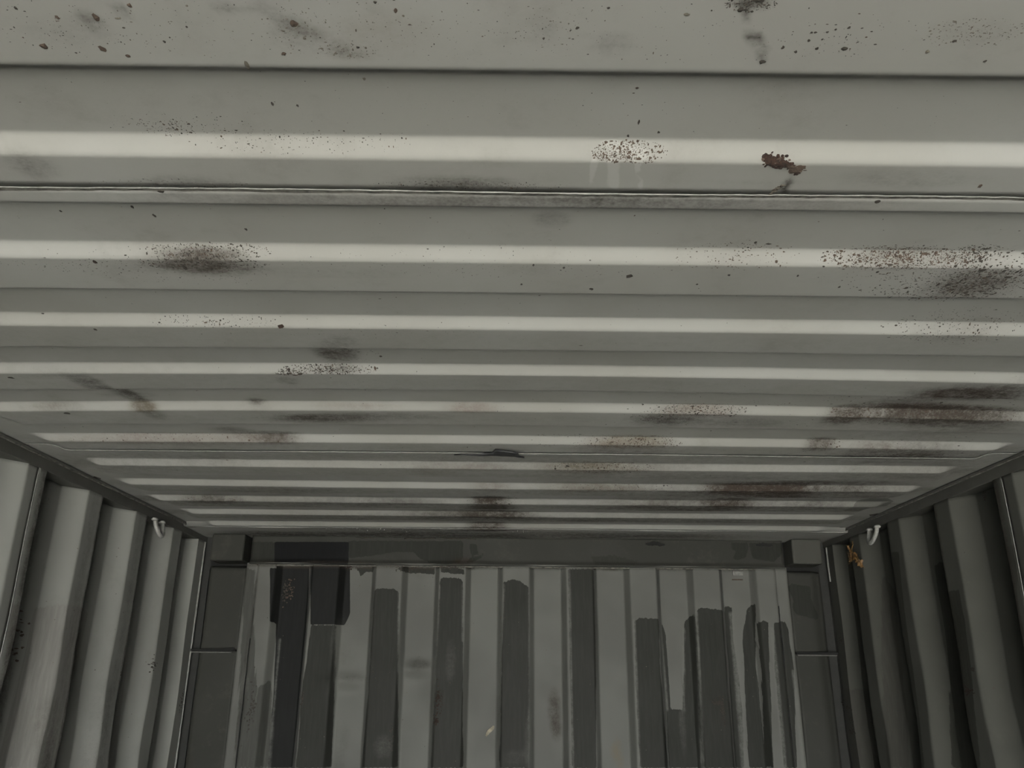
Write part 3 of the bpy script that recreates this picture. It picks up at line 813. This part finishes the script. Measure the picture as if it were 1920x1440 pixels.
# water droplets on the header plate
bm = bmesh.new()
for i in range(90):
    x = random.uniform(-.62, .05) if random.random() < .8 else random.uniform(-.9, .3); y = random.uniform(2.90, 2.97); r = random.choice([.0008, .001, .0012, .0018])
    bmesh.ops.create_icosphere(bm, subdivisions=1, radius=r, matrix=Matrix.Translation((x, y, H - .0012)) @ Matrix.Diagonal((1, 1, .7, 1)))
o = bm_obj('water_drops', bm, M_DROP, ceiling, True); o['kind'] = 'stuff'

# ------------------------------------------------------------------ top side rails
for i, sg in ((1, -1), (2, 1)):
    r = empty('trim_%d' % i); set_props(r, kind='structure')
    def pr(name, a, b, z0, z1, y0=DOOR_Y, y1=3.16, mat=M_RAIL, bevel=.0): 
        lo, hi = sorted((sg * a, sg * b)); return box_obj(name, (lo, y0, z0), (hi, y1, z1), mat, r, bevel)
    pr('rail_tube', W - .0005, W + .06, RAIL_Z, H + DROP + .03, bevel=.003)
    pr('roof_flange', W - .011, W - .0003, H + .006, H + DROP - .002, bevel=.001)     # folded lip the roof sheets are welded to
    pts = [(sg * (W - .009), DOOR_Y + .02 + i_ * .02, H + .0055) for i_ in range(int((3.1 - DOOR_Y) / .02))]
    tube('weld_bead', pts, lambda i_: .0022 + .0008 * mnoise.noise(Vector((i_ * .3, sg, 0))), M_DIRTY, r, 6, .25)

# ------------------------------------------------------------------ side walls
def side_wall(name, sg, patches, fields, smears):
    root = empty(name); set_props(root, kind='structure')
    seams = [DOOR_Y, .45, 1.948, 3.115]
    for a, b in zip(seams, seams[1:]):
        fine = b > 1.9
        ex = []
        k = -20
        while 1.985 + k * SP < b + .3:
            base = 1.985 + k * SP; ex += [base + t for t in (-.004, -.001, .002, .006, .052, .056, .060, .064, .154, .158, .162, .166, .212, .217, .221, .226)]; k += 1
        ys = lines(a, b, .012 if fine else .06, ex)
        zs = np.array(sorted(list(lines(-.42, RAIL_Z + .003, .012 if fine else .2)) + list(np.linspace(FLOOR, -.45, 16))))
        Y, Z = np.meshgrid(ys, zs, indexing='ij'); X = sg * (W + side_d(Y, Z))
        me = grid_mesh('wall_panel', np.stack([X, Y, Z], -1), flip=sg > 0)
        wear_attributes(me, Y.ravel(), Z.ravel(), smears if fine else (), patches if fine else ())
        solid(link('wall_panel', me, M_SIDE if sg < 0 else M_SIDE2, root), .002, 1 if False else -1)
        if b < 3:
            fr = frame_side(sg)
            pts = []
            for i in range(200):
                z = FLOOR + .02 + (RAIL_Z - FLOOR - .024) * i / 199
                p = fr(b + .0006 * math.sin(z * 14), z)[0]; pts.append(p)
            tube('weld_bead', pts, lambda i: .0016, M_BEAD, root, 6, .15)
    s = Specks(); fr = frame_side(sg)
    for (cy, cz, ry, rz, st, c) in fields:
        for _ in range(int(26 * st)):
            y = cy + random.gauss(0, ry * .5); z = cz + random.gauss(0, rz * .5)
            s.add(*fr(y, z), random.uniform(.002, .006) * (2.2 if c in 'gb' else 1), random.uniform(.0012, .0035), c, 7)
    for _ in range(120):
        s.add(*fr(random.uniform(1.6, 3.05), random.uniform(-.4, .45)), random.uniform(.001, .003), random.uniform(.0006, .0016), random.choice('mbgg'), 6)
    s.build('dirt_specks', root)
    return root
L_SM = [(2.06, .45, 2.08, -.4, .03, .05, .45, 'grime_shade'), (2.36, .45, 2.36, -.4, .03, .05, .45, 'grime_shade'), (2.66, .45, 2.66, -.4, .03, .05, .45, 'grime_shade'), (2.25, .45, 2.25, -.4, .035, .05, .35, 'grime_shade'), (1.95, .45, 1.95, -.4, .035, .05, .3, 'grime_shade'), (2.55, .45, 2.55, -.4, .035, .05, .35, 'grime_shade'), (1.98, .45, 1.98, -.4, .012, .05, .6, 'grime_shade'), (2.285, .45, 2.285, -.4, .010, .05, .6, 'grime_shade'), (2.585, .45, 2.585, -.4, .010, .05, .6, 'grime_shade'), (2.885, .45, 2.885, -.4, .010, .05, .6, 'grime_shade'),  # long strips paint shade into the wall flats and fold creases
        (2.03, .0, 2.04, -.12, .025, .03, .6, 'brown'), (2.0, -.05, 2.02, -.3, .03, .04, .5, 'grime_shade'), (2.4, .1, 2.4, .02, .04, .03, .25, 'tan'), (2.2, -.1, 2.24, -.3, .04, .05, .35, 'grime_shade'), (2.5, -.05, 2.5, -.3, .05, .05, .3, 'grime_shade')]
R_SM = [(1.98, .45, 2.0, -.4, .015, .05, .75, 'grime_shade'), (2.285, .45, 2.30, -.4, .015, .05, .75, 'grime_shade'), (2.585, .45, 2.60, -.4, .013, .05, .75, 'grime_shade'), (2.885, .45, 2.89, -.4, .012, .05, .6, 'grime_shade'),  # narrow darker strips along the fold edges
        (2.3, .1, 2.34, -.3, .05, .05, .4, 'grime_shade'), (2.0, .1, 2.05, -.3, .05, .05, .35, 'grime_shade'), (2.65, 0, 2.7, -.3, .04, .05, .35, 'grime_shade')]
side_wall('wall_left', -1, LEFT_PATCHES, LEFT_SPECK_FIELDS, L_SM)
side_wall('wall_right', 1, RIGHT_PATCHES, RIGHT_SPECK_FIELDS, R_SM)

# ------------------------------------------------------------------ end wall
wall = empty('wall_back'); set_props(wall, kind='structure')
B_SM = BACK_SMEARS + [(-.99, .379, -.17, .379, .02, .008, .75, 'brown'), (-.17, .381, 1.0, .381, .02, .005, .5, 'grime_shade'), (.3, .379, .36, .379, .04, .006, .5, 'brown'), (-.96, .3, -.97, -.3, .006, .05, .5, 'grime_shade'), (-.60, -.2, -.61, -.3, .03, .05, .3, 'grime_shade'), (.35, -.25, .37, -.28, .02, .03, .5, 'tan')]
for a, b in ((-1.0, -.958), (-.958, .968), (.968, 1.012)):
    ex = []
    for k in range(-5, 5):
        for t in (.044, .047, .050, .053, .060, .067, .070, .073, .076): ex += [BX0 + k * BP - t, BX0 + k * BP + t]
    xs = lines(a, b, .009, ex); zs = np.array(sorted(list(lines(-.38, HEAD_Z + .004, .009)) + list(np.linspace(FLOOR, -.42, 16))))
    X, Z = np.meshgrid(xs, zs, indexing='ij'); Y = back_y(X, Z)
    me = grid_mesh('wall_panel', np.stack([X, Y, Z], -1), flip=True)
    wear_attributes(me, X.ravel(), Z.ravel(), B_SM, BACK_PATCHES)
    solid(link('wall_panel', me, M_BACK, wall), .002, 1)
# plate closing the tops of the folds behind the header
box_obj('backing_plate', (-1.25, 3.165, FLOOR - .03), (1.25, 3.18, .53), M_RAIL, wall)
for x, z0, z1 in ((-.958, -.35, .12), (.968, -.35, .25)):
    pts = [(x + .0006 * math.sin(i * .3), float(back_y(x, z0)) - .0002, z0 + (z1 - z0) * i / 90) for i in range(91)]
    tube('joint_line', pts, .0022, M_BLACK, wall, 6, .2)
s = Specks()
for (cx, cz, rx, rz, st, c) in BACK_SPECK_FIELDS:
    for _ in range(int(60 * st * (.4 + 300 * rx * rz * 4))):
        x = cx + random.gauss(0, rx * .5); z = cz + random.gauss(0, rz * .5)
        s.add(*frame_back(x, z), random.uniform(.0012, .004), random.uniform(.0012, .004), c, 7)
for _ in range(160):
    s.add(*frame_back(random.uniform(-1, 1), random.uniform(-.35, .38)), random.uniform(.0006, .0018), random.uniform(.0006, .002), random.choice('mbgg'), 6)
s.build('dirt_specks', wall)
# curled flake of paint on the fifth sunk flat, and a loose paint tab under the header
def curl(name, x, z, pts, wid, y):
    V = []; F = []
    for i, (dx, dz, dy) in enumerate(pts):
        w = wid * math.sin(math.pi * (i + .7) / (len(pts) + .4))
        V += [(x + dx - w * .5, y - dy, z + dz + w * .4), (x + dx + w * .5, y - dy - .001, z + dz - w * .4)]
        if i: F.append((2 * i - 2, 2 * i - 1, 2 * i + 1, 2 * i))
    me = bpy.data.meshes.new(name); me.from_pydata(V, [], F); o = link(name, me, M_FLAKE, wall)
    solid(o, .0012, 0); return o
curl('paint_flake', -.072, -.165, [(0, 0, .001), (-.004, -.008, .006), (-.010, -.014, .010), (-.018, -.020, .008), (-.024, -.028, .012), (-.028, -.036, .006)], .010, 3.13)
o = box_obj('paint_tab', (.818, 3.121, .362), (.858, 3.127, .378), M_BEAD, wall, .002)
o = box_obj('paint_crack', (.815, 3.124, .345), (.855, 3.129, .349), M_BROWN, wall, .001)

# ------------------------------------------------------------------ header beam over the end wall
hd = empty('trim_3'); set_props(hd, kind='structure')
xs = lines(-.988, 1.002, .009); zs = lines(HEAD_Z, H, .006)
X, Z = np.meshgrid(xs, zs, indexing='ij')
Yh = YP - .006 - .010 * sstep(HEAD_Z + .016, HEAD_Z + .002, Z) + .0015 * np.sin(X * 13)
Yh = Yh - .004 * np.exp(-((X + .2) / .06) ** 2) * np.exp(-((Z - HEAD_Z) / .03) ** 2)
me = grid_mesh('header_face', np.stack([X, Yh, Z], -1), flip=True); wear_attributes(me, X.ravel(), Z.ravel(), [(-.2, .40, -.2, .40, .06, .02, .5, 'rustbrown'), (-.75, .392, -.6, .392, .1, .008, .5, 'brown'), (-.93, .39, -.9, .39, .04, .006, .5, 'rustbrown')], HEADER_PATCHES)
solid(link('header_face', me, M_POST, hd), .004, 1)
box_obj('header_underside', (-.988, YP - .014, HEAD_Z - .001), (1.002, 3.165, HEAD_Z + .004), M_RAIL, hd)
tube('weld_bead', [(-.985 + i * .01, YP + .004, HEAD_Z - .003) for i in range(199)], lambda i: .003 + .0015 * mnoise.noise(Vector((i * .4, 9, 0))), M_DIRTY, hd, 6, .3)
pts = [(-.9 + i * .01, YP - .007, H - .0025) for i in range(95)]
for a, b in ((-.60, -.53), (-.42, -.30), (-.27, -.15)):
    tube('rusty_gap', [(a + (b - a) * i / 14, YP - .007, H - .006 + random.uniform(-.001, .001)) for i in range(15)], lambda i: .0016, M_MOULD, hd, 5, .6)
# burnt slots through the header
for x0, x1, z in ((.487, .560, .470), (.905, .965, .470)):
    bm = bmesh.new(); n = 12; V = []
    for k in range(n * 2):
        t = k / (n - 1) if k < n else (2 * n - 1 - k) / (n - 1); up = 1 if k < n else -1
        V.append(bm.verts.new((x0 + (x1 - x0) * t, YP - .0115, z + up * (.008 * math.sin(math.pi * min(max(t, .04), .96)) ** .5 * (.5 + random.random() * .8)) + .002 * math.sin(t * 5))))
    f = bm.faces.new(V); r = bmesh.ops.extrude_face_region(bm, geom=[f]); bmesh.ops.translate(bm, verts=[v for v in r['geom'] if isinstance(v, bmesh.types.BMVert)], vec=(0, .006, 0))
    bm_obj('burnt_slot', bm, M_BLACK, hd)

# ------------------------------------------------------------------ corner posts with corner castings
def paint_box(name, lo, hi, parent, bevel, mat=None):
    o = box_obj(name, lo, hi, mat or M_POST, parent, bevel)
    me = o.data; n = len(me.vertices); co = np.empty(n * 3); me.vertices.foreach_get('co', co); co = co.reshape(-1, 3)
    wear_attributes(me, co[:, 0], co[:, 2]); return o
for i, sg in ((4, -1), (5, 1)):
    post = empty('trim_%d' % i); set_props(post, kind='structure')
    def X2(a, b): return sorted((sg * a, sg * b))
    xi = -1.0 if sg < 0 else 1.014       # edge towards the corrugated sheet
    xi = abs(xi)
    sl = .079 if sg < 0 else .086
    for nm, z0, z1 in (('post_plate', sl + .0035, .377), ('post_plate', FLOOR, sl - .0035)):
        a, b = X2(xi + .004, 1.146)
        xs = lines(a, b, .01); zs = lines(max(z0, -.42), z1, .01)
        if z0 < -.5: zs = np.concatenate([[z0], zs])
        Xg, Zg = np.meshgrid(xs, zs, indexing='ij')
        ax = np.abs(Xg)
        Yg = 3.108 + (.012 * sstep(1.138, 1.146, ax) if sg < 0 else .020 * sstep(1.10, 1.146, ax)) + .006 * sstep(.367, .377, Zg) + .002 * np.sin(Zg * 14)
        me = grid_mesh(nm, np.stack([Xg, Yg, Zg], -1), flip=True); wear_attributes(me, Xg.ravel(), Zg.ravel(), [(-1.13, -.3, -1.13, -.4, .03, .06, .5, 'grime_shade')], BACK_PATCHES)
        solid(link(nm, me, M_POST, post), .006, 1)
    a, b = X2(xi + .004, 1.15); box_obj('slit_backing', (a, 3.134, FLOOR), (b, 3.150, H), M_BLACK, post)
    # dark slit and bent lip between the two plates
    a, b = X2(1.02, 1.172)
    lo, hi = (a, b)
    box_obj('slit', (lo, 3.1005, sl - .0042), (hi, 3.13, sl + .0036), M_BLACK, post, .0005)
    box_obj('slit_lip', (lo + .004, 3.100, sl - .0095), (hi - .004, 3.112, sl - .0055), M_LIP, post, .001)
    if sg < 0:
        bm = bmesh.new(); vs_ = [bm.verts.new(c) for c in ((-1.07, 3.102, .0825), (-1.016, 3.100, .0885), (-1.013, 3.100, .0795), (-1.06, 3.102, .0775))]
        f = bm.faces.new(vs_); r = bmesh.ops.extrude_face_region(bm, geom=[f]); bmesh.ops.translate(bm, verts=[v for v in r['geom'] if isinstance(v, bmesh.types.BMVert)], vec=(0, .006, 0)); bm_obj('slit_tear', bm, M_BLACK, post)
    # recessed return between post plate and side wall
    a, b = X2(1.142, W + .02); box_obj('post_return', (a, 3.135, FLOOR), (b, 3.16, H), M_POST_SHADE, post)
    a, b = X2(W + .0025, 1.25); box_obj('post_outer', (a, 3.06, FLOOR - .03), (b, 3.20, .53), M_RAIL, post)
    # corner casting: rounded block
    c0, c1 = (1.002, 1.123) if sg < 0 else (1.022, 1.131)
    a, b = X2(c0, c1)
    cz = .389 if sg < 0 else .396
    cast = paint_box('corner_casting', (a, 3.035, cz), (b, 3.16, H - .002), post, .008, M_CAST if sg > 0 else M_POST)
    # bead down the corner
    pts = [(sg * (W - .002), 3.112, FLOOR + (RAIL_Z - FLOOR) * k / 150) if sg < 0 else (sg * (W + .002 - .004), 3.10, .34 + (.466 - .34) * k / 150) for k in range(151)]
    tube('weld_bead', pts, .0035, M_BEAD, post, 8, .08)

# ------------------------------------------------------------------ lashing rings welded under the rails
def lashing_ring(sg, yc, label):
    root = empty('lashing_ring', (sg * (W + .002), yc, RAIL_Z))
    set_props(root, label, 'ring', 'lashing rings under the top rails')
    pts = []
    R = .030
    for i in range(17):
        a = math.pi * i / 16
        pts.append((-sg * (.006 + .016 * math.sin(a)), -math.cos(a) * R, .002 - .052 * math.sin(a) ** .75))
    tube('ring_rod', pts, .0065, M_RING, root, 12)
    for s_ in (-1, 1):
        bm = bmesh.new(); bmesh.ops.create_icosphere(bm, subdivisions=2, radius=.011, matrix=Matrix.Translation((-sg * .006, s_ * R, -.001)) @ Matrix.Diagonal((1, 1.1, .6, 1)))
        bm_obj('weld_blob', bm, M_RING, root, True)
lashing_ring(-1, 2.665, 'pale painted steel lashing ring under the left top rail, between two wall folds')
lashing_ring(1, 2.675, 'dull steel lashing ring under the right top rail, above the amber tape')

# ------------------------------------------------------------------ crumpled amber tape on the right wall
tp = empty('tape_scrap', (W - .008, 2.80, .40)); set_props(tp, 'crumpled amber tape scrap stuck on the right wall below its lashing ring', 'tape')
def ribbon(name, pts, wid, seed):
    V = []; F = []; rnd = random.Random(seed); M_ = 26
    P_ = [Vector(p) for p in pts]
    for i in range(M_):
        t = i / (M_ - 1) * (len(P_) - 1); k = min(int(t), len(P_) - 2); p = P_[k].lerp(P_[k + 1], t - k)
        w = wid * (.6 + .5 * rnd.random()); tw = .8 * math.sin(i * .7 + seed)
        d = Vector((.4 * tw, .5 * math.sin(i * .3 + seed), 1)).normalized()
        for s_ in (-1, -.3, .35, 1): V.append(p + d * w * s_ + Vector((rnd.uniform(-.003, .002), 0, 0)))
        if i:
            for q in range(3): F.append((4 * i - 4 + q, 4 * i - 3 + q, 4 * i + 1 + q, 4 * i + q))
    me = bpy.data.meshes.new(name); me.from_pydata([tuple(v) for v in V], [], F); solid(link(name, me, M_TAPE, tp), .0008, 0)
ribbon('tape_strip', [(-.002, .09, .012), (-.012, .05, .0), (-.018, .0, -.006), (-.022, -.045, -.022)], .012, 1)
ribbon('tape_strip', [(-.006, .075, .034), (-.016, .045, .028), (-.010, .03, .0)], .008, 2)
ribbon('tape_strip', [(-.004, .03, .046), (-.014, .02, .022), (-.012, .05, -.008), (-.002, .085, -.018)], .007, 3)
ribbon('tape_strip', [(-.018, -.01, -.014), (-.022, -.035, -.034), (-.014, -.05, -.04)], .013, 5)
ribbon('tape_strip', [(-.010, .06, -.006), (-.020, .03, -.014), (-.016, -.02, -.010)], .010, 8)

# ------------------------------------------------------------------ torn sealant patch hanging at the second roof joint
fl = empty('torn_patch', (-.03, 1.85, H)); set_props(fl, 'dark torn sealant scrap hanging from the second roof seam near the middle', 'patch')
bm = bmesh.new()
out = [(-.13, .012, -.003), (-.085, .003, -.004), (-.045, -.014, -.005), (-.032, -.046, -.006), (-.012, -.054, -.010), (.008, -.052, -.011), (.020, -.034, -.011), (.022, -.008, -.008), (.035, .014, -.006), (.0, .012, -.004), (-.06, .013, -.003)]
vs_ = [bm.verts.new(p) for p in out]; f = bm.faces.new(vs_)
r = bmesh.ops.extrude_face_region(bm, geom=[f]); bmesh.ops.translate(bm, verts=[v for v in r['geom'] if isinstance(v, bmesh.types.BMVert)], vec=(0, 0, .003))
bmesh.ops.triangulate(bm, faces=bm.faces[:]); bmesh.ops.subdivide_edges(bm, edges=bm.edges[:], cuts=2)
for v in bm.verts: v.co.z += .0025 * mnoise.noise(v.co * 60)
bm_obj('patch_sheet', bm, M_SEAL, fl, True)

# ------------------------------------------------------------------ floor, doorway, outside ground (behind and below the view; they carry the light)
floor = empty('floor'); set_props(floor, kind='structure')
for i in range(4):
    y0 = DOOR_Y + i * 1.19; box_obj('floor_board', (-1.245, y0 + .0005, FLOOR - .028), (1.245, max(y0 + .1, min(y0 + 1.1895, 3.17)), FLOOR), M_PLY, floor, .001)
fr = empty('trim_6'); set_props(fr, kind='structure')
box_obj('door_header', (-1.25, DOOR_Y - .05, .38), (1.25, DOOR_Y + .004, .55), M_DOOR, fr, .004)
for s_ in (-1, 1):
    a, b = sorted((s_ * 1.15, s_ * 1.25)); box_obj('door_post', (a, DOOR_Y - .05, FLOOR - .1), (b, DOOR_Y + .004, .38), M_DOOR, fr, .004)
box_obj('sill', (-1.236, DOOR_Y - .05, FLOOR - .15), (1.236, DOOR_Y, FLOOR), M_DOOR, fr, .004)
def door_leaf(name, hinge_x, ang):
    d = empty(name, (hinge_x, DOOR_Y - .05, 0)); set_props(d, kind='structure'); s_ = 1 if hinge_x < 0 else -1
    d.rotation_euler = (0, 0, -s_ * math.radians(ang))
    for k in range(5):
        z0 = FLOOR + k * .452; lo, hi = sorted((0, s_ * 1.15)); box_obj('door_panel', (lo, -.04, z0), (hi, -.005, z0 + .445), M_DOOR, d, .01)
    lo, hi = sorted((s_ * .8, s_ * .82)); box_obj('locking_bar', (lo, -.075, FLOOR), (hi, -.045, .36), M_DOOR, d, .004)
door_leaf('door_1', -1.15, DOOR_L); door_leaf('door_2', 1.15, DOOR_R)
me = bpy.data.meshes.new('ground'); me.from_pydata([(-60, -90, FLOOR - .25), (60, -90, FLOOR - .25), (60, 40, FLOOR - .25), (-60, 40, FLOOR - .25)], [], [(0, 1, 2, 3)])
set_props(link('ground', me, M_CONC), kind='structure')
for mt_ in (M_PLY, M_DOOR): mt_.node_tree.nodes['Principled BSDF'].inputs['Specular IOR Level'].default_value = .05
